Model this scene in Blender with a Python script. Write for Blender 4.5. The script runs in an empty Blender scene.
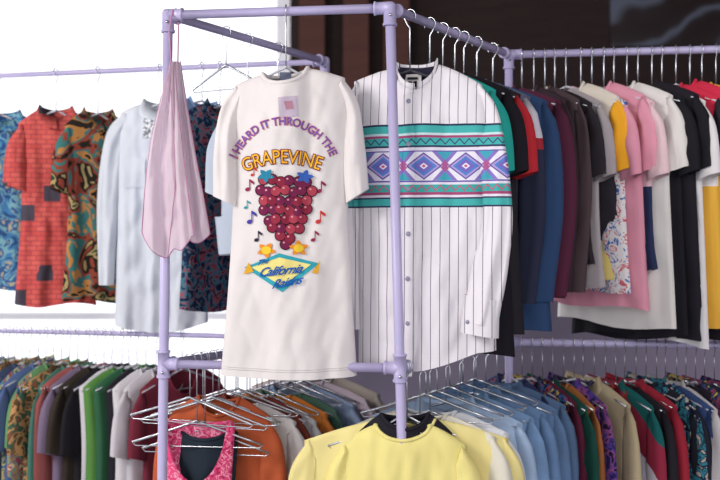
import bpy, math, random
from mathutils import Vector, Matrix, noise
from mathutils.bvhtree import BVHTree
random.seed(7)
scene=bpy.context.scene
COL=scene.collection
EYE=1.5
F=1000.0
def lin(h):
    h=h.lstrip('#'); o=[]
    for i in (0,2,4):
        c=int(h[i:i+2],16)/255
        o.append(c/12.92 if c<=0.04045 else ((c+0.055)/1.055)**2.4)
    return (o[0],o[1],o[2],1)
# ---------------- materials
MATS={}
class NB:
    def __init__(s,name,rough=0.9):
        s.m=bpy.data.materials.new(name); s.m.use_nodes=True
        s.nt=s.m.node_tree; s.b=s.nt.nodes['Principled BSDF']
        s.b.inputs['Roughness'].default_value=rough
        s.b.inputs['Specular IOR Level'].default_value=0.15
    def new(s,t): return s.nt.nodes.new(t)
    def link(s,a,b): s.nt.links.new(a,b)
    def math(s,op,a,b=None,c=None):
        n=s.new('ShaderNodeMath'); n.operation=op
        for i,v in enumerate((a,b,c)):
            if v is None: continue
            if isinstance(v,(int,float)): n.inputs[i].default_value=v
            else: s.link(v,n.inputs[i])
        return n.outputs[0]
    def coords(s):
        t=s.new('ShaderNodeTexCoord'); x=s.new('ShaderNodeSeparateXYZ')
        s.link(t.outputs['Object'],x.inputs[0]); s.vec=t.outputs['Object']
        return x.outputs[0],x.outputs[1],x.outputs[2]
    def comb(s,x,y,z):
        n=s.new('ShaderNodeCombineXYZ')
        for i,v in enumerate((x,y,z)):
            if isinstance(v,(int,float)): n.inputs[i].default_value=v
            else: s.link(v,n.inputs[i])
        return n.outputs[0]
    def mix(s,f,a,b):
        n=s.new('ShaderNodeMix'); n.data_type='RGBA'
        for i,v in ((0,f),(6,a),(7,b)):
            if isinstance(v,(int,float,tuple)): n.inputs[i].default_value=v
            else: s.link(v,n.inputs[i])
        return n.outputs[2]
    def ramp(s,fac,stops,interp='CONSTANT'):
        n=s.new('ShaderNodeValToRGB'); n.color_ramp.interpolation=interp
        e=n.color_ramp.elements
        while len(e)<len(stops): e.new(0.5)
        for i,(p,c) in enumerate(stops):
            e[i].position=p; e[i].color=c
        s.link(fac,n.inputs[0]); return n.outputs[0]
    def noise(s,vec,scale,detail=2,dist=0.0):
        n=s.new('ShaderNodeTexNoise'); n.inputs['Scale'].default_value=scale
        n.inputs['Detail'].default_value=detail; n.inputs['Distortion'].default_value=dist
        s.link(vec,n.inputs['Vector']); return n.outputs[0]
    def color(s,c):
        if isinstance(c,tuple): s.b.inputs['Base Color'].default_value=c
        else: s.link(c,s.b.inputs['Base Color'])
    def weave(s,scale=600,strength=0.12):
        t=s.new('ShaderNodeTexCoord')
        f=s.noise(t.outputs['Object'],scale,2)
        bp=s.new('ShaderNodeBump'); bp.inputs['Strength'].default_value=strength
        bp.inputs['Distance'].default_value=0.002
        s.link(f,bp.inputs['Height']); s.link(bp.outputs[0],s.b.inputs['Normal'])
def solid(h,trans=0.0,sheer=0.0):
    k='fabric_'+h[1:]+('_translucent' if trans else '')
    if k in MATS: return MATS[k]
    b=NB(k); x,y,z=b.coords(); c=lin(h)
    f=b.noise(b.vec,14,3)
    d=tuple(v*0.88 for v in c[:3])+(1,)
    b.color(b.mix(f,c,d)); b.weave()
    if trans:
        t=b.new('ShaderNodeBsdfTranslucent'); t.inputs[0].default_value=c
        ms=b.new('ShaderNodeMixShader'); ms.inputs[0].default_value=trans
        b.link(b.b.outputs[0],ms.inputs[1]); b.link(t.outputs[0],ms.inputs[2])
        out=ms.outputs[0]
        if sheer:
            tr=b.new('ShaderNodeBsdfTransparent'); m2=b.new('ShaderNodeMixShader'); m2.inputs[0].default_value=sheer
            b.link(out,m2.inputs[1]); b.link(tr.outputs[0],m2.inputs[2]); out=m2.outputs[0]
        b.link(out,b.nt.nodes['Material Output'].inputs[0])
    MATS[k]=b.m; return b.m
def plain(name,h,rough=0.5,metal=0.0,emit=0):
    if name in MATS: return MATS[name]
    b=NB(name,rough); c=lin(h); x,y,z=b.coords()
    f=b.noise(b.vec,25,3)
    b.color(b.mix(f,c,tuple(v*0.9 for v in c[:3])+(1,)))
    b.b.inputs['Metallic'].default_value=metal
    b.b.inputs['Specular IOR Level'].default_value=0.5
    MATS[name]=b.m; return b.m
def splotch(name,cols,scale=14,kind='noise',dist=1.5):
    if name in MATS: return MATS[name]
    b=NB(name); x,y,z=b.coords()
    if kind=='noise':
        f=b.noise(b.vec,scale,2,dist)
        f=b.math('MULTIPLY_ADD',f,2.4,-0.7)
    else:
        n=b.new('ShaderNodeTexVoronoi'); n.inputs['Scale'].default_value=scale
        b.link(b.vec,n.inputs['Vector'])
        s=b.new('ShaderNodeSeparateColor'); b.link(n.outputs['Color'],s.inputs[0]); f=s.outputs[0]
    N=len(cols)
    b.color(b.ramp(f,[(i/N,lin(c)) for i,c in enumerate(cols)])); b.weave()
    MATS[name]=b.m; return b.m
def stripes(name,cols,period=0.1,axis='z',tilt=0.0):
    if name in MATS: return MATS[name]
    b=NB(name); x,y,z=b.coords()
    a={'x':x,'y':y,'z':z}[axis]
    if tilt: a=b.math('ADD',a,b.math('MULTIPLY',x if axis=='z' else z,tilt))
    f=b.math('FRACT',b.math('DIVIDE',b.math('ADD',a,5.0),period))
    N=len(cols)
    b.color(b.ramp(f,[(i/N,lin(c)) for i,c in enumerate(cols)])); b.weave()
    MATS[name]=b.m; return b.m
def blocks(name,zs,cols):
    if name in MATS: return MATS[name]
    b=NB(name); x,y,z=b.coords()
    f=b.math('MULTIPLY',z,-1.0)
    st=[(0.0,lin(cols[0]))]+[(zz,lin(c)) for zz,c in zip(zs,cols[1:])]
    b.color(b.ramp(f,st)); b.weave()
    MATS[name]=b.m; return b.m
def brickmat():
    b=NB('fabric_brick_print'); x,y,z=b.coords()
    n=b.new('ShaderNodeTexBrick'); b.link(b.comb(x,z,0.0),n.inputs['Vector'])
    n.inputs['Scale'].default_value=15; n.inputs['Mortar Size'].default_value=0.018
    n.inputs['Color1'].default_value=lin('#c4504c'); n.inputs['Color2'].default_value=lin('#d0625a'); n.inputs['Mortar'].default_value=lin('#93404a')
    v=b.new('ShaderNodeTexVoronoi'); v.inputs['Scale'].default_value=11; v.distance='CHEBYCHEV'
    b.link(b.comb(x,z,3.0),v.inputs['Vector'])
    s=b.new('ShaderNodeSeparateColor'); b.link(v.outputs['Color'],s.inputs[0])
    near=b.math('LESS_THAN',v.outputs['Distance'],0.30)
    sel=b.math('MULTIPLY',near,b.math('GREATER_THAN',s.outputs[0],0.52))
    c=b.mix(sel,n.outputs[0],lin('#4a444f'))
    c=b.mix(b.math('MULTIPLY',near,b.math('LESS_THAN',s.outputs[0],0.10)),c,lin('#7a8f96'))
    b.color(c); b.weave(); return b.m
def denim(h):
    k='denim_'+h[1:]
    if k in MATS: return MATS[k]
    b=NB(k); x,y,z=b.coords(); c=lin(h)
    f=b.noise(b.vec,9,5,0.5); f=b.math('MULTIPLY_ADD',f,1.8,-0.4)
    w=b.new('ShaderNodeTexWave'); w.inputs['Scale'].default_value=260; w.bands_direction='DIAGONAL'; b.link(b.vec,w.inputs['Vector'])
    c1=b.mix(f,tuple(v*0.68 for v in c[:3])+(1,),tuple(min(1,v*1.3) for v in c[:3])+(1,))
    b.color(b.mix(b.math('MULTIPLY',w.outputs[1],0.12),c1,lin('#dfe6ee'))); b.weave(500,0.3)
    MATS[k]=b.m; return b.m
def painted():
    b=NB('painted_pipe_lavender',0.38); x,y,z=b.coords()
    f=b.noise(b.vec,18,4)
    b.color(b.mix(f,lin('#b6aed0'),lin('#a69ec6'))); b.b.inputs['Specular IOR Level'].default_value=0.5
    return b.m
PIPE=painted()
CHROME=plain('chrome_wire','#c8ccd2',0.25,0.9)
PLAST=plain('hanger_plastic','#c6c6ce',0.3)
DARKPL=plain('hanger_dark_plastic','#3a3a42',0.35)
# ---------------- mesh helpers
def mesh_obj(name,verts,faces,mats,smooth=True,parent=None,fm=None):
    me=bpy.data.meshes.new(name); me.from_pydata([tuple(v) for v in verts],[],faces)
    for m in (mats if isinstance(mats,list) else [mats]): me.materials.append(m)
    if fm:
        for p,i in zip(me.polygons,fm): p.material_index=i
    if smooth: me.polygons.foreach_set('use_smooth',[True]*len(me.polygons))
    me.update()
    o=bpy.data.objects.new(name,me); COL.objects.link(o)
    if parent: o.parent=parent
    return o
def tube_geo(pts,r,seg=8,closed=False,cap=True):
    pts=[Vector(p) for p in pts]; n=len(pts); V=[];Fc=[]
    up=None
    for i,p in enumerate(pts):
        if closed: d=pts[(i+1)%n]-pts[i-1]
        else: d=pts[min(i+1,n-1)]-pts[max(i-1,0)]
        d.normalize()
        if up is None:
            up=Vector((0,0,1)) if abs(d.z)<0.9 else Vector((0,1,0))
        a=d.cross(up)
        if a.length<1e-4: a=d.cross(Vector((0.3,1,0.2)))
        a.normalize(); b=a.cross(d).normalized(); up=b
        rr=r[i] if isinstance(r,(list,tuple)) else r
        for k in range(seg):
            t=2*math.pi*k/seg
            V.append(p+a*math.cos(t)*rr+b*math.sin(t)*rr)
    m=n if closed else n-1
    for i in range(m):
        for k in range(seg):
            j=(i+1)%n
            Fc.append((i*seg+k,i*seg+(k+1)%seg,j*seg+(k+1)%seg,j*seg+k))
    if cap and not closed:
        Fc.append(tuple(range(seg))); Fc.append(tuple((n-1)*seg+k for k in range(seg)))
    return V,Fc
def merge(*geos):
    V=[];Fc=[]
    for v,f in geos:
        o=len(V); V+=list(v); Fc+=[tuple(i+o for i in q) for q in f]
    return V,Fc
def catmull(pts):
    P=[Vector((p[0],p[1])) for p in pts]
    cum=[0]
    for a,b in zip(P,P[1:]): cum.append(cum[-1]+(b-a).length)
    T=cum[-1]
    def f(v):
        s=max(0,min(1,v))*T
        i=0
        while i<len(P)-2 and s>cum[i+1]: i+=1
        L=cum[i+1]-cum[i]; t=(s-cum[i])/L if L else 0
        p0=P[i-1] if i>0 else P[i]*2-P[i+1]; p1=P[i];p2=P[i+1]; p3=P[i+2] if i+2<len(P) else P[i+1]*2-P[i]
        return 0.5*((2*p1)+(p2-p0)*t+(2*p0-5*p1+4*p2-p3)*t*t+(3*p1-p0-3*p2+p3)*t**3)
    return f
def sheet(L,R,n,m,T,fold,seed,top=None,neckrange=None,p=2.4,yoff=None,bottom=None,freq=5.0,necko=0.03,body=False,crease=0.0,sleeve=False):
    L=catmull(L);R=catmull(R); V=[];Fc=[]
    l0,r0=L(0),R(0)
    def pt(q,v,side):
        l=L(v);r=R(v); prof=max(0,1-abs(2*q-1)**p)**(1/p)
        x=l.x+(r.x-l.x)*q; z=l.y+(r.y-l.y)*q
        if top: z+=(top(q,side)-(l0.y+(r0.y-l0.y)*q))*(1-v)**3
        if bottom: z+=bottom(q,side)*v**4
        tv=(0.22+0.78*min(1,v*6)**0.6) if body else (0.35+0.65*min(1,v*2.2) if sleeve else 1.0)
        t=T*prof*tv
        if body:
            qm=(neckrange[0]+neckrange[1])/2; w=(neckrange[1]-neckrange[0])/2
            if abs(q-qm)<w*1.05: t+=necko*(1-((q-qm)/(w*1.05))**2)*(1-v)**5
        amp=fold*((0.15+0.85*min(1,v*1.4)) if body else 0.9)
        c=noise.noise(Vector((q*freq,v*1.1,seed)))*1.5+0.5*noise.noise(Vector((q*freq*2.3,v*2.0,seed+9)))
        s=noise.noise(Vector((q*freq*1.1,v*1.4,seed+side*7+20)))
        y=side*t+amp*(0.7*c*(0.35+0.65*prof)+0.9*s*prof)
        if crease:
            n1=noise.noise(Vector((x*16+z*7,z*8-x*5,seed+side)))
            n1=1-abs(n1)*2.6
            y+=crease*prof*(n1*0.8+0.8*noise.noise(Vector((x*40-z*12,z*12,seed+3+side))))
        if yoff: y+=yoff(q,v)
        return Vector((x,y,z))
    for j in range(m+1):
        v=j/m
        for k in range(2*n):
            if k<=n: V.append(pt(k/n,v,-1))
            else: V.append(pt((2*n-k)/n,v,1))
    N2=2*n
    for j in range(m):
        for k in range(N2):
            a=j*N2+k;b=j*N2+(k+1)%N2
            Fc.append((a,a+N2,b+N2,b))
    if body or sleeve:
        for k in range(n):
            qm=(k+0.5)/n
            if body and neckrange[0]<qm<neckrange[1]: continue
            q=[k,k+1,(N2-k-1)%N2,(N2-k)%N2]
            u=[]
            for i in q:
                if i not in u: u.append(i)
            Fc.append(tuple(u))
    return V,Fc,pt
def add_empty(name,loc,yaw):
    e=bpy.data.objects.new(name,None); COL.objects.link(e)
    e.location=loc; e.rotation_euler=(0,0,math.radians(yaw)); e.empty_display_size=0.05
    return e
def meta(o,label,cat,group=None):
    o['label']=label; o['category']=cat
    if group: o['group']=group
def garment(name,loc,yaw,S,label,cat,group=None):
    root=add_empty(name,loc,yaw); meta(root,label,cat,group)
    Lp,Rp=S['L'],S['R']; nl,nr=S['neck']
    x0,x1=Lp[0][0],Rp[0][0]
    fd=S.get('fdrop',0.06); bd=S.get('bdrop',0.015)
    qa=(nl[0]-x0)/(x1-x0); qb=(nr[0]-x0)/(x1-x0)
    def top(q,side):
        if q<=qa:
            t=q/qa; return Lp[0][1]+(nl[1]-Lp[0][1])*(1-(1-t)**1.25)
        if q>=qb:
            t=(1-q)/(1-qb); return Rp[0][1]+(nr[1]-Rp[0][1])*(1-(1-t)**1.25)
        u=(q-qa)/(qb-qa); s=2*u-1
        return nl[1]+(nr[1]-nl[1])*u-(fd if side<0 else bd)*max(0,1-s*s)**(1.0 if S.get('vneck') else 0.62)
    res=S.get('res',(16,22)); seed=S.get('seed',random.random()*50)
    V,Fc,pt=sheet(Lp,Rp,res[0],res[1],S.get('T',0.03),S.get('fold',0.01),seed,top=top,neckrange=(qa,qb),
        bottom=S.get('bottom'),freq=S.get('freq',5),necko=S.get('necko',0.03),body=True,yoff=S.get('yoff'),crease=S.get('crease',0))
    body=mesh_obj('body',V,Fc,S['mat'],parent=root)
    allg=(V,Fc)
    for i,(outer,inner,ST) in enumerate(S.get('sleeves',[])):
        yo=S.get('syoff')
        V2,F2,_=sheet(outer,inner,max(6,res[0]//3),max(8,res[1]//2),ST,S.get('sfold',0.006),seed+3+i*5,
              yoff=(yo if yo and i==S.get('syidx',1) else None),freq=2.2,crease=S.get('crease',0)*0.8,sleeve=True)
        mesh_obj('sleeve',V2,F2,S.get('smat',S['mat']),parent=root)
        if S.get('sleeveproj'): allg=merge(allg,(V2,F2))
    if S.get('collar'):
        kind=S['collar']; cm=S.get('cmat',S['mat']); n=14
        fr=[pt(qa+(qb-qa)*i/n,0,-1) for i in range(n+1)]
        bk=[pt(qb+(qa-qb)*i/n,0,1) for i in range(1,n)]
        loop=fr+bk
        if kind=='rib':
            g=tube_geo(loop,S.get('ribr',0.0055),8,closed=True)
            mesh_obj('collar',g[0],g[1],cm,parent=root)
        elif kind=='fold':
            V3=[];F3=[]
            h=S.get('ch',0.03)
            cx=(nl[0]+nr[0])/2
            for i,p in enumerate(loop):
                out=Vector((p.x-cx,p.y*1.3-0.0,0)); 
                if out.length>1e-5: out.normalize()
                V3.append(p+Vector((0,0,0.0))); V3.append(p+Vector((0,0,h*0.55))+out*0.004); V3.append(p+out*0.022+Vector((0,0,-h*0.75)))
            N3=len(loop)
            for i in range(N3):
                if i==n//2: continue
                j=(i+1)%N3
                F3.append((i*3,j*3,j*3+1,i*3+1)); F3.append((i*3+1,j*3+1,j*3+2,i*3+2))
            mesh_obj('collar',V3,F3,cm,parent=root)
        elif kind=='band':
            V3=[];F3=[];h=S.get('ch',0.03)
            for p in loop:
                V3.append(p); V3.append(p+Vector((0,0,h)))
            N3=len(loop)
            for i in range(N3):
                if i in (n//2,): continue
                j=(i+1)%N3; F3.append((i*2,j*2,j*2+1,i*2+1))
            o=mesh_obj('collar',V3,F3,cm,parent=root)
            md=o.modifiers.new('s','SOLIDIFY'); md.thickness=0.003
    return root,body,pt,allg
def generic(W,Ln,sleeve,T=0.018,zn=-0.088,nw=0.075,drop=0.055):
    zs=zn-drop; h=W/2
    S=dict(L=[(-h,zs),(-h+0.012,zs-0.2),(-h+0.005,zs-0.4),(-h-0.012,zn-Ln)],
           R=[(h,zs),(h-0.012,zs-0.2),(h-0.005,zs-0.4),(h+0.012,zn-Ln)],
           neck=((-nw,zn),(nw,zn)),T=T,fold=0.008,sfold=0.007)
    sl=[]
    for s in (-1,1):
        if sleeve=='short':
            o=[(s*(h-0.012),zs+0.002),(s*(h+0.03),zs-0.06),(s*(h+0.045),zs-0.13),(s*(h+0.05),zs-0.21)]
            i=[(s*(h-0.03),zs-0.05),(s*(h-0.03),zs-0.12),(s*(h-0.035),zs-0.18),(s*(h-0.03),zs-0.235)]
        elif sleeve=='long':
            o=[(s*(h-0.012),zs+0.002),(s*(h+0.03),zs-0.08),(s*(h+0.045),zs-0.3),(s*(h+0.015),zs-0.57)]
            i=[(s*(h-0.03),zs-0.05),(s*(h-0.04),zs-0.16),(s*(h-0.04),zs-0.34),(s*(h-0.055),zs-0.57)]
        else: continue
        sl.append((o,i,T*1.1))
    S['sleeves']=sl
    return S
# ---------------- hanger
def frame_geo(W=0.40,drop=0.06,r=0.0022):
    h=W/2
    fr=[(0,0,0),(-0.03,0,-0.008),(-h*0.6,0,-drop*0.6),(-h,0,-drop)]
    arm1=tube_geo(fr,[r*1.7,r*1.7,r*1.4,r*1.4],8)
    arm2=tube_geo([(-p[0],0,p[2]) for p in fr],[r*1.7,r*1.7,r*1.4,r*1.4],8)
    return merge(arm1,arm2,tube_geo([(-h,0,-drop),(-h+0.01,0,-drop-0.008),(h-0.01,0,-drop-0.008),(h,0,-drop)],r*0.8,6))
def to_mesh(name,g,m):
    me=bpy.data.meshes.new(name); me.from_pydata([tuple(v) for v in g[0]],[],g[1]); me.materials.append(m)
    me.polygons.foreach_set('use_smooth',[True]*len(me.polygons)); return me
FG=frame_geo()
FRM={'clear':to_mesh('frame',FG,PLAST),'dark':to_mesh('frame',FG,DARKPL),'wire':to_mesh('frame',FG,CHROME)}
HOOKS={}
def hookmesh(zt):
    k=round(zt,3)
    if k not in HOOKS:
        R=0.0165; pts=[]
        for i in range(15):
            a=math.radians(-35+235*i/14); pts.append((R*math.cos(a),0,R*math.sin(a)))
        pts+=[(-0.008,0,-R-0.004),(0,0,-R-0.014),(0,0,-R-0.03),(0,0,zt+0.002)]
        HOOKS[k]=to_mesh('hook',tube_geo(pts,0.0017,6),CHROME)
    return HOOKS[k]
def hanger(loc,yaw,hookyaw=None,kind='clear',group='clothes hangers on the pipe rack',sx=1.0,zt=-0.092):
    root=bpy.data.objects.new('clothes_hanger',None); COL.objects.link(root)
    root.location=loc; root.rotation_euler=(0,0,math.radians(yaw))
    meta(root,{'clear':'pale plastic clothes hanger with chrome hook on lavender pipe','dark':'dark plastic clothes hanger with chrome hook on lavender pipe','wire':'thin chrome wire hanger hooked over lavender pipe'}[kind],'hanger',group)
    f=bpy.data.objects.new('shoulder_frame',FRM[kind]); COL.objects.link(f); f.parent=root; f.scale=(sx,1,1); f.location=(0,0,zt)
    h=bpy.data.objects.new('hook',hookmesh(zt)); COL.objects.link(h); h.parent=root; h['label']='curved chrome hanger hook wire'
    if hookyaw is not None: h.rotation_euler=(0,0,math.radians(hookyaw-yaw))
    return root
# ---------------- rack
ZT,ZB=EYE+0.58,EYE-0.32
rack=add_empty('clothing_rack',(0,2.8,0),0)
meta(rack,'lavender painted pipe clothing rack with two hanging levels','clothing rack')
FC=Vector((0.075,2.5));FL=Vector((-0.495,2.58));BR=Vector((0.466,3.13));BL=Vector((-0.114,3.25))
FARL=Vector((-1.75,3.65));FARR=Vector((1.65,2.96))
LEAN={'FC':Vector((0.0275,0)),'FL':Vector((-0.013,0))}
def rk(name,g,mat=PIPE):
    V=[Vector(v)-Vector((0,2.8,0)) for v in g[0]]
    return mesh_obj(name,V,g[1],mat,parent=rack)
def at(P,lean,z): 
    l=LEAN.get(lean,Vector((0,0))); q=P+l*(ZT-z); return Vector((q.x,q.y,z))
PR=0.0125
posts={'FC':FC,'FL':FL,'BR':BR,'BL':BL,'FARL':FARL,'FARR':FARR}
for k,P in posts.items():
    rk('post',tube_geo([at(P,k,0.02),at(P,k,ZB),at(P,k,ZT)],PR,20))
    rk('base_flange',tube_geo([at(P,k,0.0),at(P,k,0.008),at(P,k,0.0081),at(P,k,0.03)],[0.045,0.045,0.02,0.018],20))
def rail(a,b,z):
    A=at(posts[a],a,z);B=at(posts[b],b,z)
    rk('rail',tube_geo([A,(A+B)/2,B],PR*(0.7 if b=='FARL' else 0.92),18))
    d=(B-A).normalized()
    for P0,s in ((A,1),(B,-1)):
        rk('pipe_connector',tube_geo([P0+d*s*0.0,P0+d*s*0.034,P0+d*s*0.035,P0+d*s*0.040],[PR*1.25,PR*1.25,PR*1.4,PR*1.4],18))
for z in (ZT,ZB):
    for a,b in (('FL','FC'),('FC','BR'),('FL','BL'),('BL','FARL'),('BR','FARR')):
        rail(a,b,z)
for k,P in posts.items():
    for z in (ZT,ZB):
        c=at(P,k,z)
        top=c+Vector((0,0,0.014 if z==ZT else 0.035)); bot=c-Vector((0,0,0.045 if z==ZT else 0.035))
        rr=PR*1.25
        pts=[bot,bot+Vector((0,0,0.006)),bot+Vector((0,0,0.0065)),top-Vector((0,0,0.0065)),top-Vector((0,0,0.006)),top]
        rk('pipe_connector',tube_geo(pts,[rr*1.15,rr*1.15,rr,rr,rr*(1.15 if z!=ZT else 0.95),rr*(1.15 if z!=ZT else 0.7)],18))
        s=c+Vector((0.0,-rr-0.0005,-0.02)); rk('set_screw',tube_geo([s,s+Vector((0,-0.003,0))],0.004,6),CHROME)
def on_rail(a,b,z,px):
    A=at(posts[a],a,z);B=at(posts[b],b,z)
    k=(px-360)/F; D=B-A
    t=(k*A.y-A.x)/(D.x-k*D.y)
    return A+D*t
# ---------------- hero T-shirt
def pxl(hx,hy,d,cy=1.0):
    def f(px,py): return ((px-hx)*d/F/cy,-(py-hy)*d/F)
    return f
loc=on_rail('FL','FC',ZT,286)
d=loc.y; hy=240-(loc.z-EYE)*F/d; hx=360+loc.x*F/d
f=pxl(hx,hy,d)
white=solid('#dcd6d5')
S=dict(L=[f(234,86),f(232,125),f(233,200),f(228,290),f(221,374)],
       R=[f(345,78),f(349,125),f(348,200),f(352,290),f(357,375)],
       neck=(f(263,75),f(308,69)),fdrop=0.035,bdrop=0.006,T=0.05,fold=0.026,crease=0.0045,res=(70,100),seed=3.3,mat=white,
       sleeves=[([f(236,86),f(221,108),f(214,150),f(213,196)],[f(246,100),f(240,140),f(239,175),f(238,207)],0.034),
                ([f(343,78),f(358,102),f(365,145),f(369,189)],[f(334,96),f(340,140),f(342,172),f(345,204)],0.038)],
       collar='rib',ribr=0.006,freq=3.0,necko=0.035,sfold=0.012,bottom=lambda q,s:-0.006*math.sin(math.pi*q),sleeveproj=True)
tee,tbody,tpt,tgeo=garment('t_shirt',loc,0,S,'white cotton t-shirt with GRAPEVINE print facing out','t-shirt')
hanger(loc,0,90,'clear',sx=0.58,zt=-0.142)
bvh=BVHTree.FromPolygons([tuple(v) for v in tgeo[0]],[tuple(p) for p in tgeo[1]])
def proj(x,z,off=0.0022):
    h=bvh.ray_cast(Vector((x,-1,z)),Vector((0,1,0)))
    return (h[0].y if h[0] else -0.06)-off
PV=[];PF=[];PM=[];PMATS=[]
def pm(h):
    m=solid(h)
    if m not in PMATS: PMATS.append(m)
    return PMATS.index(m)
def poly(pts2,col,off):
    i=pm(col); c=(sum(p[0] for p in pts2)/len(pts2),sum(p[1] for p in pts2)/len(pts2))
    o=len(PV); n=len(pts2)
    for px,py in [c]+[((p[0]+c[0])/2,(p[1]+c[1])/2) for p in pts2]+list(pts2):
        x,z=f(px,py); PV.append((x,proj(x,z,off),z))
    for k in range(n):
        a=o+1+k;b=o+1+(k+1)%n
        PF.append((o,a,b)); PM.append(i); PF.append((a,a+n,b+n,b)); PM.append(i)
def fine(pts2,col,off,m=8):
    i=pm(col); A,B,C,D=[Vector(p) for p in pts2]; o=len(PV)
    for r in range(m+1):
        for s in range(m+1):
            p=(A*(1-s/m)+B*(s/m))*(1-r/m)+(D*(1-s/m)+C*(s/m))*(r/m)
            x,z=f(p.x,p.y); PV.append((x,proj(x,z,off),z))
    for r in range(m):
        for s in range(m):
            a=o+r*(m+1)+s; PF.append((a,a+1,a+m+2,a+m+1)); PM.append(i)
def disc(cx,cy,rx,ry,col,off,n=14,rot=0):
    c,s=math.cos(rot),math.sin(rot)
    poly([(cx+rx*math.cos(a)*c-ry*math.sin(a)*s,cy+rx*math.cos(a)*s+ry*math.sin(a)*c) for a in [2*math.pi*k/n for k in range(n)]],col,off)
def text_geo(txt,size,offset=0.0,shear=0.0,space=1.0):
    cu=bpy.data.curves.new('t','FONT'); cu.body=txt; cu.size=size; cu.align_x='CENTER'; cu.offset=offset; cu.shear=shear; cu.space_character=space
    cu.resolution_u=3
    o=bpy.data.objects.new('t',cu); COL.objects.link(o)
    dg=bpy.context.evaluated_depsgraph_get(); dg.update()
    me=bpy.data.meshes.new_from_object(o.evaluated_get(dg))
    V=[v.co.copy() for v in me.vertices]; Fc=[tuple(p.vertices) for p in me.polygons]
    bpy.data.objects.remove(o); bpy.data.meshes.remove(me); return V,Fc
def put_text(txt,size,fn,col,off,offset=0.0,shear=0.0,space=1.0,sx=1.0):
    V,Fc=text_geo(txt,size,offset,shear,space); i=pm(col); o=len(PV)
    for v in V:
        px,py=fn(v.x*sx,v.y); x,z=f(px,py); PV.append((x,proj(x,z,off),z))
    for q in Fc: PF.append(tuple(k+o for k in q)); PM.append(i)
def arch(cx,cy,R,rot=0.0):
    def g(u,h):
        a=u/R+rot; r=R+h
        return (cx+r*math.sin(a),cy-r*math.cos(a))
    return g
for col,off,ofs in (('#c8506a',0.0022,0.45),('#6a62b4',0.0032,0.0)):
    put_text('I HEARD IT THROUGH THE',11.5,arch(285,178,50,-0.02),col,off,ofs,0,1.0,0.84)
for col,off,ofs in (('#7c2438',0.0026,0.9),('#f0b232',0.0042,0.0)):
    put_text('GRAPEVINE',19.0,arch(285,262,97,-0.02),col,off,ofs,0,1.0,0.78)
fine([(280,101),(299,99),(300,119),(282,121)],'#bfb0c2',0.0018)
fine([(286,105),(294,104),(295,112),(288,113)],'#b08090',0.0026)
random.seed(4)
rows=[(182,6),(192,7),(202,6),(211,6),(220,5),(229,4),(237,2),(244,1)]
for ry,nn in rows:
    for k in range(nn):
        x=287+(k-(nn-1)/2)*8.4+random.uniform(-1,1); y=ry+random.uniform(-1.5,1.5)
        disc(x,y,5.7,5.7,'#3a1826',0.0030+0.0001*k)
        disc(x,y,4.8,4.8,random.choice(['#86283e','#963246','#722448','#a84050']),0.0040+0.0001*k)
        disc(x-1.5,y-1.8,1.2,1.0,'#d8949f',0.0050,8)
def leaf(cx,cy,r,rot,col,off):
    pts=[]
    for k in range(20):
        a=2*math.pi*k/20; rr=r*(0.75+0.25*math.cos(5*a)); pts.append((cx+rr*math.cos(a+rot),cy+rr*0.8*math.sin(a+rot)))
    poly(pts,col,off)
leaf(268,177,9,0.3,'#2b7f9c',0.0055); leaf(306,178,9,1.2,'#3a62b4',0.0055)
def note(x,y,s,col):
    disc(x,y,2.4*s,1.8*s,col,0.003,10,-0.3)
    poly([(x+1.5*s,y),(x+2.4*s,y),(x+2.4*s,y-9*s),(x+1.5*s,y-9*s)],col,0.003)
    poly([(x+2.4*s,y-9*s),(x+6*s,y-6.5*s),(x+6*s,y-4*s),(x+2.4*s,y-6.5*s)],col,0.003)
for x,y,s,c in ((249,190,1.1,'#8e2a4c'),(251,222,1.2,'#4a3f9c'),(247,208,0.8,'#2b8f96'),(320,192,1.1,'#8e2a4c'),(319,222,1.2,'#c23a3a'),(314,240,1.0,'#8e2a4c'),(254,176,0.8,'#c23a3a'),(258,240,1.0,'#2a2a3a')): note(x,y,s,c)
leaf(268,250,10,0.2,'#e08a2c',0.0042); leaf(300,248,10,0.9,'#e08a2c',0.0042)
disc(268,250,5,4,'#ecc63a',0.0050); disc(300,248,5,4,'#ecc63a',0.0050)
fine([(246,267),(281,253),(320,263),(284,291)],'#37a0ae',0.0022,12)
fine([(253,267),(281,257),(312,264),(284,285)],'#eadb88',0.0034,12)
poly([(245,274),(250,262),(255,271)],'#e0a82c',0.0036); poly([(313,272),(321,260),(319,273)],'#e0a82c',0.0036)
def slant(cx,cy,sl):
    def g(u,h): return (cx+u+0.15*h,cy-h-u*sl)
    return g
put_text('The',7.5,slant(264,264,0.25),'#1f5098',0.0068,0.15,0.4)
put_text('California',12.5,slant(281,274,0.10),'#1f5ca8',0.0068,0.25,0.45,0.9)
put_text('Raisins',12.0,slant(288,285,0.18),'#1f5ca8',0.0068,0.25,0.45,0.9)
g=mesh_obj('printed_graphic',PV,PF,PMATS,smooth=False,parent=tee,fm=PM)
g['label']='printed lettering in arch over purple grapes'
for vv in (0.968,0.975):
    hem=[tpt(k/40,vv,-1)+Vector((0,-0.0008,0)) for k in range(41)]
    mesh_obj('hem_stitching',*tube_geo(hem,0.0005,4),solid('#bfb8bb'),parent=tee)
x,z=f(279,71); x2,z2=f(291,81)
mesh_obj('neck_label',[(x,0.018,z),(x2,0.018,z),(x2,0.014,z2),(x,0.014,z2)],[(0,1,2,3)],solid('#6d7488'),False,parent=tee)
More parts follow.
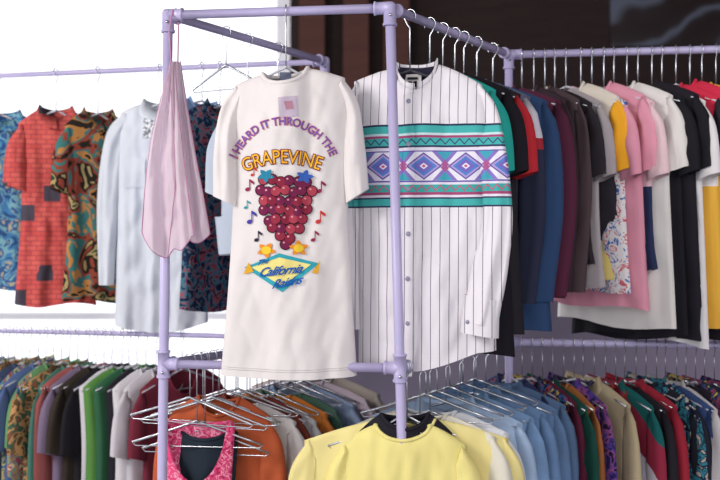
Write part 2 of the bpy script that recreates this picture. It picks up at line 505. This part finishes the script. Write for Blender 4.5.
# ---------------- striped shirt
loc=on_rail('FC','BR',ZT,410)
d=loc.y; hy=240-(loc.z-EYE)*F/d; hx=360+loc.x*F/d
YAW=-12; f2=pxl(hx,hy,d,math.cos(math.radians(YAW)))
def striped():
    b=NB('fabric_striped_southwestern'); x,y,z=b.coords()
    k=d/F
    py=b.math('MULTIPLY_ADD',z,-1/k,hy)
    base=lin('#ddd9de')
    st=b.math('FRACT',b.math('DIVIDE',b.math('ADD',x,3.0),0.0225))
    ln=b.math('LESS_THAN',st,0.075)
    c=b.mix(ln,base,lin('#4c4664'))
    rows=[(118,'#dddade'),(126,'#2a3450'),(128,'#45a9a6'),(135,'#c0d9dc'),(137.5,'#a04670'),(139.5,'#45a9a6'),(147,'#363b5a'),(149,'#d9d4e2'),(152,'#6253a0'),(153.5,'#dddae4'),(181.5,'#6253a0'),(183,'#d9d4e2'),(185.5,'#3ea4a0'),(193,'#a04670'),(195.5,'#d9d4e2'),(198,'#363b5a'),(199.5,'#45a9a6'),(206,'#363b5a'),(208,'#dddade')]
    fac=b.math('DIVIDE',b.math('SUBTRACT',py,118),100.0)
    rc=b.ramp(fac,[(max(0,(r-118)/100),lin(cc)) for r,cc in rows])
    inb=b.math('MULTIPLY',b.math('GREATER_THAN',py,126),b.math('LESS_THAN',py,208))
    sx=b.math('ABSOLUTE',b.math('SUBTRACT',b.math('FRACT',b.math('DIVIDE',b.math('ADD',x,3.0),0.024)),0.5))
    zz=b.math('ABSOLUTE',b.math('SUBTRACT',b.math('SUBTRACT',py,141.0),b.math('MULTIPLY',sx,10.0)))
    rc=b.mix(b.math('MULTIPLY',b.math('LESS_THAN',zz,0.8),b.math('LESS_THAN',py,147)),rc,lin('#3a3f6c'))
    zz2=b.math('ABSOLUTE',b.math('SUBTRACT',b.math('SUBTRACT',py,186.5),b.math('MULTIPLY',sx,10.0)))
    rc=b.mix(b.math('MULTIPLY',b.math('LESS_THAN',zz2,0.8),b.math('GREATER_THAN',py,185)),rc,lin('#b84a74'))
    P=0.105
    u=b.math('FRACT',b.math('DIVIDE',b.math('ADD',x,3.055),P))
    du=b.math('MULTIPLY',b.math('ABSOLUTE',b.math('SUBTRACT',u,0.5)),2.0)
    dv=b.math('DIVIDE',b.math('ABSOLUTE',b.math('SUBTRACT',py,167.5)),14.0)
    D=b.math('ADD',b.math('MULTIPLY',du,1.1),dv)
    mid=b.math('MULTIPLY',b.math('GREATER_THAN',py,153.5),b.math('LESS_THAN',py,181.5))
    dc=b.ramp(b.math('DIVIDE',D,2.2),[(0,lin('#c0507a')),(0.05,lin('#e0dce8')),(0.10,lin('#7464b4')),(0.22,lin('#507cc0')),(0.31,lin('#a898cc')),(0.38,lin('#604896')),(0.43,lin('#dddae4'))])
    out=b.math('GREATER_THAN',D,0.98)
    d2=b.math('ADD',b.math('MULTIPLY',b.math('SUBTRACT',1.0,du),1.4),dv)
    inv=b.math('ADD',b.math('MULTIPLY',b.math('SUBTRACT',1.0,du),1.6),b.math('SUBTRACT',1.0,dv))
    dc=b.mix(b.math('MULTIPLY',out,b.math('LESS_THAN',inv,0.95)),dc,lin('#8470b8'))
    dc=b.mix(b.math('MULTIPLY',out,b.math('LESS_THAN',inv,0.6)),dc,lin('#449eb2'))
    dc=b.mix(b.math('MULTIPLY',out,b.math('LESS_THAN',d2,0.4)),dc,lin('#a85a90'))
    rc=b.mix(mid,rc,dc)
    c=b.mix(inb,c,rc); b.color(c); b.weave(); return b.m
STR=striped()
def bot(q,s): return -0.03*math.sin(math.pi*min(1,q*1.15))**1.0
def sy(q,v): return -0.01-0.055*min(1,max(0,(v-0.15)*1.8))
S=dict(L=[f2(354,80),f2(358,130),f2(358,250),f2(359,364)],
       R=[f2(480,87),f2(487,130),f2(491,220),f2(494,348)],
       neck=(f2(396,68),f2(438,66)),fdrop=0.065,bdrop=0.004,T=0.045,fold=0.022,crease=0.005,res=(64,100),seed=11.7,mat=STR,
       sleeves=[([f2(357,79),f2(347,110),f2(345,220),f2(352,330)],[f2(368,110),f2(362,140),f2(366,240),f2(372,330)],0.02),
                ([f2(478,86),f2(497,118),f2(510,205),f2(507,265),f2(497,322)],[f2(464,105),f2(478,165),f2(482,222),f2(472,270),f2(464,318)],0.030)],
       syoff=sy,syidx=1,bottom=bot,freq=4.0,necko=0.035,sfold=0.018,collar='band',ch=0.016)
ss,sb,spt,sgeo=garment('button_up_shirt',loc,YAW,S,'white pinstriped band-collar shirt with teal and purple southwestern chest band','shirt')
hanger(loc,YAW,-31,'dark',sx=0.85,zt=-0.142)
bvh=BVHTree.FromPolygons([tuple(v) for v in sgeo[0]],[tuple(p) for p in sgeo[1]])
pv=[];pf=[]
M=60
for i in range(M+1):
    py=97+(373-97)*i/M
    for dx in (-6.0,-5.4,5.4,6.0):
        x,z=f2(412+dx+ (py-95)*-0.006,py); h=proj(x,z,0.0005 if abs(dx)>5.5 else 0.0045); pv.append((x,h,z))
for i in range(M):
    for k in range(3): pf.append((i*4+k,i*4+k+1,i*4+k+5,i*4+k+4))
mesh_obj('button_placket',pv,pf,STR,parent=ss)
BTN=plain('shirt_button','#8f8ca2',0.25)
for py in (104,146,190,234,278,322,360):
    x,z=f2(412+(py-95)*-0.006,py); y=proj(x,z,0.0045)
    mesh_obj('button',*tube_geo([(x,y,z),(x,y-0.0015,z),(x,y-0.0022,z)],[0.0062,0.0062,0.005],14),BTN,parent=ss)
V,Fc,_=sheet([f2(499,298),f2(498,334)],[f2(466,292),f2(462,328)],10,4,0.033,0.001,5,yoff=lambda q,v:-0.067,freq=1)
mesh_obj('cuff',V,Fc,STR,parent=ss)
x,z=f2(470,318); mesh_obj('button',*tube_geo([(x,-0.095,z),(x,-0.0975,z)],0.005,12),BTN,parent=ss)
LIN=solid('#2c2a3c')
lv=[];lf=[]
for i in range(13):
    u=i/12; px=397+40*u; 
    for py in (66,84+10*math.sin(math.pi*u)):
        x,z=f2(px,py); lv.append((x,0.028*math.sin(math.pi*u)+0.006,z))
for i in range(12): lf.append((i*2,i*2+1,i*2+3,i*2+2))
mesh_obj('neck_lining',lv,lf,LIN,parent=ss)
x,z=f2(403,73); x2,z2=f2(420,89); yb=0.022
mesh_obj('neck_label',[(x,yb,z),(x2,yb,z),(x2,yb-0.004,z2),(x,yb-0.004,z2)],[(0,1,2,3)],solid('#efeaea'),False,parent=ss)
lv,lf=[],[]
for a,bq,c,e in ((0.2,0.8,0.2,0.35),(0.25,0.45,0.45,0.8),(0.55,0.75,0.45,0.8)):
    o=len(lv)
    for qx,qz in ((a,c),(bq,c),(bq,e),(a,e)): lv.append((x+(x2-x)*qx,yb-0.0055,z+(z2-z)*qz))
    lf.append((o,o+1,o+2,o+3))
mesh_obj('label_printing',lv,lf,solid('#2a2a30'),False,parent=ss)
# ---------------- pink camisole
loc=on_rail('FL','FC',ZT,176); d=2.535
hy=240-(loc.z-EYE)*F/d; hx=176
f3=pxl(hx,hy,d)
root=add_empty('camisole_top',loc,0); meta(root,'sheer pale pink camisole with darker pink piping draped from a hook','camisole')
PINK=solid('#ead9e4',0.3,0.2); PK2=solid('#bd86a6')
def half(L,R,seed,yy,bt,fr):
    return sheet(L,R,44,70,0.006,0.020,seed,yoff=lambda q,v:yy-0.02*v,freq=fr,bottom=bt,crease=0.006)
# straps flare into two overlapping cups/panels with lobed lower edges
V1,F1,p1=half([f3(174,62),f3(168,88),f3(156,140),f3(150,190),f3(147,232)],[f3(179,62),f3(181,95),f3(187,150),f3(194,205),f3(199,236)],2.2,-0.05,lambda q,s:-0.062*math.sin(math.pi*min(1,q*1.05))**0.8+0.02*math.exp(-((q-0.62)/0.1)**2),4.2)
mesh_obj('front_panel',V1,F1,PINK,parent=root)
V2,F2,p2=half([f3(176,60),f3(172,105),f3(172,165),f3(177,205),f3(182,226)],[f3(182,60),f3(188,98),f3(197,150),f3(207,200),f3(213,232)],6.2,-0.02,lambda q,s:-0.035*math.sin(math.pi*min(1,q*0.95)),3.6)
mesh_obj('back_panel',V2,F2,PINK,parent=root)
for pp in (p1,p2):
    edge=[pp(0,i/40,-1) for i in range(41)]+[pp(i/30,1,-1) for i in range(31)]+[pp(1,1-i/40,-1) for i in range(41)]
    mesh_obj('piping',*tube_geo(edge,0.0014,5),PK2,parent=root)
edge=[p1(0.45+0.3*math.sin(i/40*3.0),i/40,-1)+Vector((0,-0.001,0)) for i in range(2,41)]
mesh_obj('piping',*tube_geo(edge,0.0011,5),PK2,parent=root)
sx0,sz0=f3(175,63);sx1,sz1=f3(180,62)
mesh_obj('shoulder_strap',*tube_geo([(sx0,-0.05,sz0),(-0.012,-0.03,-0.05),(-0.006,-0.014,0.008),(0,0,0.0165),(0.004,0.014,0.0),(0.008,-0.01,-0.05),(sx1,-0.03,sz1)],0.002,6),PK2,parent=root)
# ---------------- rows of garments
def place(px,rl,yaw,W,Ln,sl,mat,name,label,cat,smat=None,cmat=None,collar='rib',group=None,kind='clear',T=0.018,fold=0.008,seed=None,nw=0.07,fd=0.05,zn=-0.088,freq=5,drop=0.055,hy=None,res=(14,18),crease=0.0,fs=None):
    a,b,z=rl; loc=on_rail(a,b,z,px)
    S=generic(W,Ln,sl,T,zn,nw,drop)
    hj=random.uniform(-0.012,0.012); ph=random.uniform(0,6)
    S.update(mat=mat,smat=smat or mat,cmat=cmat or mat,collar=collar,fold=fold,fdrop=fd,freq=freq,res=res,ribr=0.005,necko=0.02,crease=crease,
        bottom=lambda q,s:hj*(2*q-1)-0.008*math.sin(q*7+ph))
    if seed: S['seed']=seed
    dirv=at(posts[b],b,z)-at(posts[a],a,z)
    r=garment(name,loc,yaw,S,label,cat,group)[0]
    hanger(loc,yaw,(math.degrees(math.atan2(dirv.y,dirv.x))+90) if hy is None else hy,kind,sx=fs or min(1.0,W/0.42),zt=zn-0.004)
    return r
UL=('BL','FARL',ZT);LL=('BL','FARL',ZB);UR=('BR','FARR',ZT);LR=('BR','FARR',ZB);US=('FC','BR',ZT);LS=('FC','BR',ZB);LLS=('FL','BL',ZB);ULS=('FL','BL',ZT)
blue=splotch('fabric_blue_print',['#34588c','#4a86b8','#7fb4c0','#3f629a','#b8b49c'],18)
abst=splotch('fabric_abstract_print',['#2a2420','#b07a44','#3d6f6c','#8a4032','#26221c','#a08e60','#2c3a30'],9)
floral=splotch('fabric_navy_floral',['#1c2644','#24304c','#4a7a90','#a0505a','#1c2644'],30)
pinkfl=splotch('fabric_pink_floral',['#b02a5c','#e0507c','#d8487a','#f0a0b8','#c83060'],50)
brick=brickmat()
G='patterned shirts on the upper rail'
place(-2,UL,22,0.34,0.62,'short',blue,'button_up_shirt','blue and turquoise printed short-sleeved shirt on rail','shirt',collar='fold',group=G,fold=0.016,crease=0.005,zn=-0.13,res=(24,30))
place(56,UL,20,0.25,0.68,'short',brick,'button_up_shirt','red brick-print short-sleeved shirt with dark patches','shirt',collar='fold',group=G,T=0.035,fold=0.024,nw=0.05,res=(30,36),crease=0.007,zn=-0.125)
place(98,UL,40,0.24,0.65,'short',abst,'button_up_shirt','brown, teal and orange abstract print short-sleeved shirt','shirt',collar='fold',group=G,T=0.028,fold=0.018,nw=0.05,crease=0.006,zn=-0.14,res=(24,30))
loc=on_rail(*UL,160); d=loc.y; hy_=240-(loc.z-EYE)*F/d; f4=pxl(160,hy_,d)
WH=solid('#e6ebf3',0.2)
S=dict(L=[f4(120,113),f4(119,160),f4(117,240),f4(115,325)],R=[f4(202,112),f4(205,170),f4(207,250),f4(208,322)],neck=(f4(145,103),f4(178,102)),
  T=0.035,fold=0.032,crease=0.009,res=(50,66),mat=WH,sleeves=[([f4(124,112),f4(106,135),f4(97,200),f4(99,285)],[f4(138,125),f4(122,160),f4(118,220),f4(114,285)],0.028),
  ([f4(198,112),f4(212,140),f4(216,200),f4(212,290)],[f4(188,125),f4(197,160),f4(200,220),f4(198,290)],0.025)],collar='fold',ch=0.03,fdrop=0.045,bottom=lambda q,s:-0.03*math.sin(math.pi*q),seed=21,sfold=0.020)
wb,_,_,wg=garment('blouse',loc,0,S,'sheer white long-sleeved blouse with beaded yoke','blouse')
hanger(loc,0,76,'clear',sx=0.7,zt=-0.118)
bvh=BVHTree.FromPolygons([tuple(v) for v in wg[0]],[tuple(p) for p in wg[1]])
def patch(x0,x1,y0,y1,nx,ny,mat,nm,off=0.003):
    pv=[];pf=[]
    for i in range(nx+1):
        for j in range(ny+1):
            x,z=f4(x0+(x1-x0)*i/nx,y0+(y1-y0)*j/ny); pv.append((x,proj(x,z,off),z))
    for i in range(nx):
        for j in range(ny): a=i*(ny+1)+j; pf.append((a,a+1,a+ny+2,a+ny+1))
    mesh_obj(nm,pv,pf,mat,parent=wb)
BEAD=splotch('bead_trim',['#8f949c','#c9ccd2','#6d7278','#e8e8ea'],160,'vor')
patch(145,160,116,139,9,9,BEAD,'beaded_yoke'); patch(174,186,114,134,9,9,BEAD,'beaded_yoke')
patch(126,148,160,188,8,8,WH,'chest_pocket',0.006); patch(176,196,160,188,8,8,WH,'chest_pocket',0.006)
patch(165,171,112,318,3,50,WH,'button_placket',0.003)
place(220,UL,60,0.40,0.68,'short',floral,'button_up_shirt','navy floral print shirt beside the white blouse','shirt',collar='fold',group=G,zn=-0.13,fold=0.014)
place(202,UL,60,0.40,0.36,'none',denim('#7f9fcc'),'tank_top','faded blue sleeveless denim top on rail','top',group=G,zn=-0.11)
GS='garments on the upper side rail'
place(248,ULS,-31,0.22,0.34,'short',solid('#b8c3d2'),'t_shirt','pale blue-grey top behind the printed t-shirt','t-shirt',group=GS,nw=0.04,zn=-0.17)
place(278,ULS,-31,0.30,0.55,'short',solid('#e8e2e6'),'t_shirt','off-white cotton t-shirt behind the printed t-shirt','t-shirt',group=GS,zn=-0.16)
hanger(on_rail(*ULS,226),-31,-31,'wire',sx=0.6) 
# upper right side rail
place(430,US,-26,0.37,0.66,'short',solid('#27a096'),'t_shirt','bright teal t-shirt hanging behind the striped shirt','t-shirt',group=GS,T=0.028,zn=-0.135,fold=0.018,crease=0.006,res=(24,30))
place(443,US,-28,0.39,0.76,'short',solid('#1f1d24'),'t_shirt','long black t-shirt on the side rail','t-shirt',group=GS,zn=-0.13,T=0.02,fold=0.012)
place(455,US,-30,0.39,0.72,'short',solid('#2a272e'),'t_shirt','black t-shirt with red shoulders and sleeves','t-shirt',smat=solid('#b82c36'),group=GS,zn=-0.13,T=0.018,fold=0.012)
place(464,US,-30,0.40,0.60,'long',solid('#5c5f78'),'sweatshirt','slate grey sweatshirt on the side rail','sweatshirt',smat=blocks('fabric_slate_sleeve',[0.30,0.33],['#c9c6d2','#a02c38','#2c2f44']),group=GS,zn=-0.13,fold=0.012)
place(477,US,-24,0.42,0.72,'long',solid('#30486e'),'sweatshirt','navy blue long-sleeved sweatshirt on the side rail','sweatshirt',group=GS,zn=-0.13,T=0.03,fold=0.02,crease=0.007,res=(24,32))
place(493,US,-30,0.43,0.64,'long',solid('#56283e'),'sweatshirt','maroon long-sleeved sweatshirt on the side rail','sweatshirt',group=GS,zn=-0.12,fold=0.016,crease=0.005)
# upper right back rail
GU='shirts on the upper back rail'
cb=lambda n,z,c: blocks('fabric_block_'+n,z,c)
R_=[
 (522,-56,0.38,0.60,'long','#3a2c34','dark brown sweatshirt','sweatshirt',None,-.11,1),
 (534,-55,0.38,0.58,'long','#4e4044','taupe sweatshirt','sweatshirt',None,-.11,1),
 (545,-54,0.38,0.55,'short','#2f2a30','charcoal t-shirt','t-shirt',None,-.12,1),
 (555,-53,0.37,0.60,'short','#a8a0a4','pale grey t-shirt','t-shirt',None,-.12,1),
 (566,-46,0.38,0.60,'short',cb('a',[0.30,0.58],['#d8cfc2','#2b2930','#d8c478']),'cream and black colour-block t-shirt with yellow sleeves','t-shirt','#f0aa2e',-.10,1.4),
 (581,-54,0.36,0.62,'short',splotch('fabric_paint_splatter',['#dcd8da','#c85a6a','#dcd8da','#dcd8da','#dcd8da','#3a5fa8','#dcd8da'],26),'white paint-splattered t-shirt','t-shirt','#df98ac',-.12,1),
 (592,-48,0.38,0.68,'short','#df98ac','pink t-shirt','t-shirt',None,-.10,1.3),
 (604,-54,0.38,0.56,'short',cb('b',[0.42],['#e0b8c2','#2c3454']),'pink and navy colour-block t-shirt','t-shirt','#e6c8ce',-.12,1),
 (614,-47,0.40,0.74,'short','#dfdbd8','off-white t-shirt','t-shirt',None,-.10,1.2),
 (627,-50,0.40,0.76,'short','#1f1e24','black t-shirt','t-shirt',None,-.11,1),
 (638,-48,0.41,0.78,'short','#242229','faded black t-shirt','t-shirt','#1f1e24',-.10,1.2),
 (652,-54,0.38,0.76,'short','#dedbdd','white t-shirt','t-shirt',None,-.12,1),
 (662,-47,0.39,0.72,'short',cb('c',[0.30,0.42],['#c8304a','#e0dddd','#e0ac43']),'red, white and yellow colour-block t-shirt','t-shirt','#2a2830',-.11,1.2),
 (676,-50,0.40,0.66,'short',cb('d',[0.36],['#c8304a','#e3b043']),'red and yellow colour-block t-shirt','t-shirt','#c8304a',-.10,1.2),
 (690,-48,0.38,0.62,'short','#e3b043','yellow t-shirt','t-shirt','#dcd8d6',-.11,1),
 (702,-50,0.38,0.76,'short','#2f2c34','charcoal t-shirt','t-shirt',None,-.11,1),
 (716,-50,0.38,0.60,'short','#dcd8d6','pale cotton t-shirt','t-shirt',None,-.11,1),
 (732,-50,0.38,0.70,'long','#2a2f4a','navy sweatshirt','sweatshirt',None,-.11,1)]
for px,yw,W,Ln,sl,c,desc,cat,sm,zn,tm in R_:
    m=solid(c) if isinstance(c,str) else c
    place(px,UR,yw,W,Ln,sl,m,{'t-shirt':'t_shirt','sweatshirt':'sweatshirt'}[cat],desc+' on pipe rail',cat,smat=solid(sm) if sm else None,group=GU,T=0.016*tm,fold=0.017,crease=0.007,zn=zn,kind=random.choice(['clear','wire']),res=(24,30))
# lower right rail
GLR='garments on the lower back rail'
pal=['#2b335a','#8e2c40','#25232a','#c3bfc2','#2f5f6c','#4a3260','#3a3550','#982838','#26242e','#2f4268','#5a1f36','#b6a688','#232430','#322c50','#6c4688','#1d4a40','#882c2c','#c8c4c8','#2c3042','#4a2a2e','#a0643a','#22222a','#384c78','#943f66']
pat=[splotch('fabric_dark_multi_print',['#1c1a2c','#903a4c','#2c4f7c','#1c1a2c','#b09858'],28),splotch('fabric_purple_print',['#2a1f4c','#4c3888','#84487c','#1f1a33'],22),stripes('fabric_windbreaker',['#1f2a5c','#c8c4d0','#8c2a40','#1b5a5a'],0.42,'z',0.9),splotch('fabric_teal_print',['#1c4050','#34788a','#1a2038','#a8a098'],26)]
px=512;i=0
while px<735:
    jk=(i%4==1)
    m=pat[(i//4)%4] if jk else solid(pal[(i*5)%len(pal)])
    place(px,LR,-58+random.uniform(-10,10),random.uniform(0.36,0.42),0.62+random.uniform(-.04,.04),'long' if i%3 else 'short',m,'jacket' if jk else 'button_up_shirt',('dark multicoloured patterned jacket' if jk else 'long-sleeved shirt' if i%3 else 'short-sleeved shirt')+' packed on the lower pipe rail','jacket' if jk else 'shirt',group=GLR,T=0.013,fold=0.015,res=(14,18),zn=-0.105-random.uniform(0,0.015),kind=random.choice(['clear','wire','clear']),collar='fold' if i%2 else 'rib',crease=0.005)
    px+=random.uniform(8.5,11.5); i+=1
# lower left rail
GLL='garments on the lower left rail'
pal2=['#5f7a9c','#b8554c','#3f4c6a','#c8b07a','#4c7a6c','#8a4c5a','#d8d0d0','#b46a4c','#5a6f9c','#2c2a30','#b05a7a','#7a9aac','#5c4a3c','#32323a','#6c9a6a','#a2605c']
patl=[splotch('fabric_small_stripe_print',['#a8554c','#4f7f9c','#d0c080','#4c6a5c'],26),splotch('fabric_tropical_print',['#3c5f8c','#c07a4a','#6aa08c','#a04a60','#e0c8a0'],24),splotch('fabric_earth_print',['#5a4430','#b88a5a','#3c5a4a','#8c4c34'],20)]
px=-14;i=0
while px<84:
    m=patl[(i//2)%3] if i%2 else solid(pal2[(i*3)%len(pal2)])
    place(px,LL,58+random.uniform(-9,9),random.uniform(0.34,0.40),0.62+random.uniform(-.04,.04),'short' if i%3 else 'long',m,'button_up_shirt',('multicoloured printed shirt' if i%2 else 'plain coloured shirt')+' packed on the lower pipe rail','shirt',group=GLL,T=0.010,fold=0.012,res=(12,14),zn=-0.10-random.uniform(0,0.015),collar='fold' if i%2 else 'rib',crease=0.003)
    px+=random.uniform(6.5,8.5); i+=1
for px,c,sl,desc,nm,cat in ((88,'#a05a58','long','dusty red shirt','button_up_shirt','shirt'),(96,'#7c6c84','short','mauve shirt','button_up_shirt','shirt'),(104,'#3c342e','short','dark brown t-shirt','t_shirt','t-shirt'),(112,'#26242a','short','black t-shirt','t_shirt','t-shirt'),(122,'#d8d4da','none','white sleeveless top','tank_top','top'),(129,'#5c8f48','none','leaf green sleeveless top','tank_top','top'),(137,'#37684a','none','dark green sleeveless top','tank_top','top'),(146,'#2a2830','none','dark sleeveless top','tank_top','top'),(156,'#dcd8dc','none','white cotton tank top','tank_top','top'),(168,'#d0ccd2','short','white cotton t-shirt','t_shirt','t-shirt'),(182,'#7c3040','short','dark red t-shirt','t_shirt','t-shirt')):
    place(px,LL,54+random.uniform(-6,6),0.36,0.60,sl,solid(c),nm,desc+' on the lower pipe rail',cat,group=GLL,T=0.012,fold=0.015,res=(14,16),zn=-0.11,fd=0.09,crease=0.004)
# lower side rail (centre-right)
GC='shirts on the lower side rail'
DN=denim
lst=[(403,-4,0.32,'short',solid('#e6da8c'),'pale yellow cotton t-shirt','t-shirt',-0.145,.07),
 (405,0,0.24,'none',solid('#24222a'),'black sleeveless top','top',-0.118,.06),
 (407,3,0.52,'short',solid('#e6d892'),'soft yellow t-shirt','t-shirt',-0.135,.07),
 (420,-18,0.40,'short',solid('#dcd8c8'),'cream t-shirt','t-shirt',-0.13,.07),
 (430,-18,0.42,'short',solid('#dcdee4'),'white cotton t-shirt','t-shirt',-0.13,.07),
 (446,-18,0.42,'long',DN('#a0b8d6'),'pale bleached denim shirt','shirt',-0.12,.07),
 (460,-20,0.42,'long',DN('#6c90ba'),'light denim shirt','shirt',-0.12,.07),
 (474,-22,0.42,'long',DN('#5c80ac'),'washed denim shirt','shirt',-0.12,.07),
 (486,-22,0.42,'long',DN('#4f709a'),'mid-blue denim shirt','shirt',-0.12,.07),
 (497,-24,0.42,'long',DN('#42628a'),'deep blue denim shirt','shirt',-0.12,.07)]
for k,(px,yw,W,sl,m,desc,cat,zn,nw) in enumerate(lst):
    hero=k in (0,2)
    place(px,LS,yw,W,0.66,sl,m,{'t-shirt':'t_shirt','shirt':'denim_shirt','top':'tank_top'}[cat],desc+' on the lower side rail',cat,group=GC,T=0.035 if k==0 else 0.018,fold=0.026 if hero else 0.016,res=(44,50) if hero else (26,30),
      zn=zn,collar='fold' if cat=='shirt' else 'rib',fd=0.035,crease=0.007,drop=0.05,nw=nw,kind='wire')
for px in (426,437,450,463,476): hanger(on_rail(*LS,px),-20+random.uniform(-10,10),-31+random.uniform(-15,15),'wire',zt=-0.085,sx=0.9)
# lower left side rail
GL='tops on the lower left side rail'
lst=[(197,-6,0.21,'none',pinkfl,'tank_top','pink floral strappy top','top',-0.165,0.090,0.17,'wire'),
 (205,-10,0.19,'none',solid('#26303a'),'tank_top','dark lace sleeveless top','top',-0.19,0.075,0.03,'wire'),
 (219,-14,0.30,'short',solid('#b85a38'),'button_up_shirt','rust orange short-sleeved shirt','shirt',-0.115,0.06,0.05,'wire'),
 (236,-14,0.36,'short',solid('#e0dcdc'),'blouse','white cotton blouse','blouse',-0.14,0.07,0.06,'wire'),
 (247,-18,0.34,'short',solid('#7a3a30'),'t_shirt','dark red t-shirt','t-shirt',-0.13,0.07,0.05,'clear'),
 (257,-20,0.38,'short',solid('#d0cdd2'),'t_shirt','white t-shirt','t-shirt',-0.15,0.07,0.05,'wire'),
 (269,-20,0.38,'short',solid('#d07c38'),'t_shirt','orange t-shirt','t-shirt',-0.14,0.07,0.05,'wire'),
 (281,-22,0.38,'short',solid('#4a6a5a'),'t_shirt','dark green t-shirt','t-shirt',-0.14,0.07,0.05,'wire'),
 (293,-22,0.42,'short',solid('#8a9ab8'),'t_shirt','grey-blue t-shirt','t-shirt',-0.13,0.07,0.05,'wire'),
 (304,-24,0.44,'short',solid('#b8a8b4'),'t_shirt','dusty mauve t-shirt','t-shirt',-0.12,0.07,0.05,'wire'),
 (314,-24,0.46,'short',solid('#a0968f'),'t_shirt','stone grey t-shirt','t-shirt',-0.11,0.07,0.05,'wire')]
for k,(px,yw,W,sl,m,nm,desc,cat,zn,nw,fd,kd) in enumerate(lst):
    place(px,LLS,yw,W,0.55,sl,m,nm,desc+' on the lower side rail',cat,group=GL,T=0.018,fold=0.016,zn=zn,drop=0.012 if k<2 else 0.05,kind=kd,fd=fd,nw=nw,res=(30,30),crease=0.007,fs=0.9)
for px in (190,203,213,225,238,250,262,274,287,300): hanger(on_rail(*LLS,px),-14+random.uniform(-12,12),-31+random.uniform(-15,15),'wire',zt=-0.10-random.uniform(0,.02),sx=0.95)
# ---------------- room
def box(name,a,b,mat,kind=True):
    x0,y0,z0=a;x1,y1,z1=b
    V=[(x0,y0,z0),(x1,y0,z0),(x1,y1,z0),(x0,y1,z0),(x0,y0,z1),(x1,y0,z1),(x1,y1,z1),(x0,y1,z1)]
    Fc=[(0,3,2,1),(4,5,6,7),(0,1,5,4),(1,2,6,5),(2,3,7,6),(3,0,4,7)]
    o=mesh_obj(name,V,Fc,mat,False)
    if kind:o['kind']='structure'
    return o
def wood(name,c1,c2):
    b=NB(name,0.7); x,y,z=b.coords()
    v=b.comb(b.math('MULTIPLY',x,1.5),y,b.math('MULTIPLY',z,14))
    f=b.noise(v,3,4,1.0); b.color(b.mix(f,lin(c1),lin(c2))); return b.m
dark=wood('dark_stained_wood','#372a28','#241b1b')
wallm=plain('wall_lavender_grey','#9c94aa',0.85)
whitew=plain('window_trim_white','#f4f4fa',0.6)
box('floor',(-5,-3,-0.1),(4,6.2,0),wood('floor_concrete','#9a959c','#87828a'))
box('ceiling',(-5,-1.0,3.4),(4,6.2,3.5),dark)
box('wall_back',(-0.42,6.0,0),(4,6.2,3.4),dark)
box('wall_right',(3.9,-1,0),(4.0,6.0,3.4),wallm)
box('wall_partition',(0.36,4.0,0),(3.9,4.08,2.1),wallm)
box('wall_low',(-0.15,4.0,0),(0.36,4.08,1.35),wallm)
for nme,a,b_ in (('trim_1',(-5,6.02,0),(-0.42,6.12,0.35)),('trim_2',(-5,6.02,3.2),(-0.42,6.12,3.4)),('trim_3',(-5,6.02,1.02),(-0.42,6.10,1.06)),('trim_4',(-0.5,6.0,0.35),(-0.42,6.12,3.2)),('trim_5',(-2.6,6.02,0.35),(-2.54,6.1,3.2))):
    box(nme,a,b_,whitew)
gm=bpy.data.materials.new('window_glass'); gm.use_nodes=True
nt=gm.node_tree; nt.nodes.remove(nt.nodes['Principled BSDF'])
tr=nt.nodes.new('ShaderNodeBsdfTransparent'); tr.inputs[0].default_value=(0.97,0.98,1,1)
nt.links.new(tr.outputs[0],nt.nodes['Material Output'].inputs[0])
box('window_1',(-5,6.05,0.35),(-0.5,6.056,3.2),gm)
beam=wood('reddish_wood_beam','#5e3c36','#402a27')
for i,x in enumerate((-0.36,-0.1,0.14)):
    box('trim_%d'%(6+i),(x,5.9,2.0),(x+0.15,6.0,3.4),beam)
b=NB('dark_glass_painted_reflection',0.3); x,y,z=b.coords()
w=b.new('ShaderNodeTexWave'); w.inputs['Scale'].default_value=1.2; w.inputs['Distortion'].default_value=16; w.inputs['Detail'].default_value=3; w.bands_direction='Z'; b.link(b.vec,w.inputs['Vector'])
b.color(b.ramp(w.outputs[0],[(0,lin('#2a2223')),(0.6,lin('#2f2829')),(0.92,lin('#4c4e5a')),(1,lin('#5a6070'))],'LINEAR'))  # pale swirls are a reflection painted into the dark glass colour
box('window_2',(1.5,5.97,2.66),(2.6,6.0,3.3),b.m)
# ---------------- lighting
w=bpy.data.worlds.new('World'); scene.world=w; w.use_nodes=True
bg=w.node_tree.nodes['Background']; bg.inputs[0].default_value=(0.985,0.975,1,1); bg.inputs[1].default_value=1.6
def area(loc,target,size,power,col=(1,1,1)):
    l=bpy.data.lights.new('area_light','AREA'); l.shape='RECTANGLE'; l.size=size[0]; l.size_y=size[1]; l.energy=power; l.color=col
    o=bpy.data.objects.new('area_light',l); COL.objects.link(o); o.location=loc
    o.rotation_euler=(Vector(target)-Vector(loc)).to_track_quat('-Z','Y').to_euler()
area((-2.6,0.9,2.8),(0,2.8,1.5),(0.9,0.9),75,(1,0.96,0.93))
area((1.9,0.6,2.9),(0.9,3.0,1.5),(1.0,1.0),24,(1,0.96,0.94))
area((-2.2,5.0,2.2),(0,2.8,1.4),(1.6,1.6),60,(0.97,0.97,1))
# ---------------- camera
cam=bpy.data.cameras.new('Camera'); co=bpy.data.objects.new('Camera',cam); COL.objects.link(co)
co.location=(0,0,EYE); co.rotation_euler=(math.pi/2,0,0); cam.lens=50; cam.sensor_width=36
cam.dof.use_dof=True; cam.dof.focus_distance=2.55; cam.dof.aperture_fstop=2.6
scene.camera=co
try:
    scene.view_settings.view_transform='Standard'
except Exception as e: print(e)
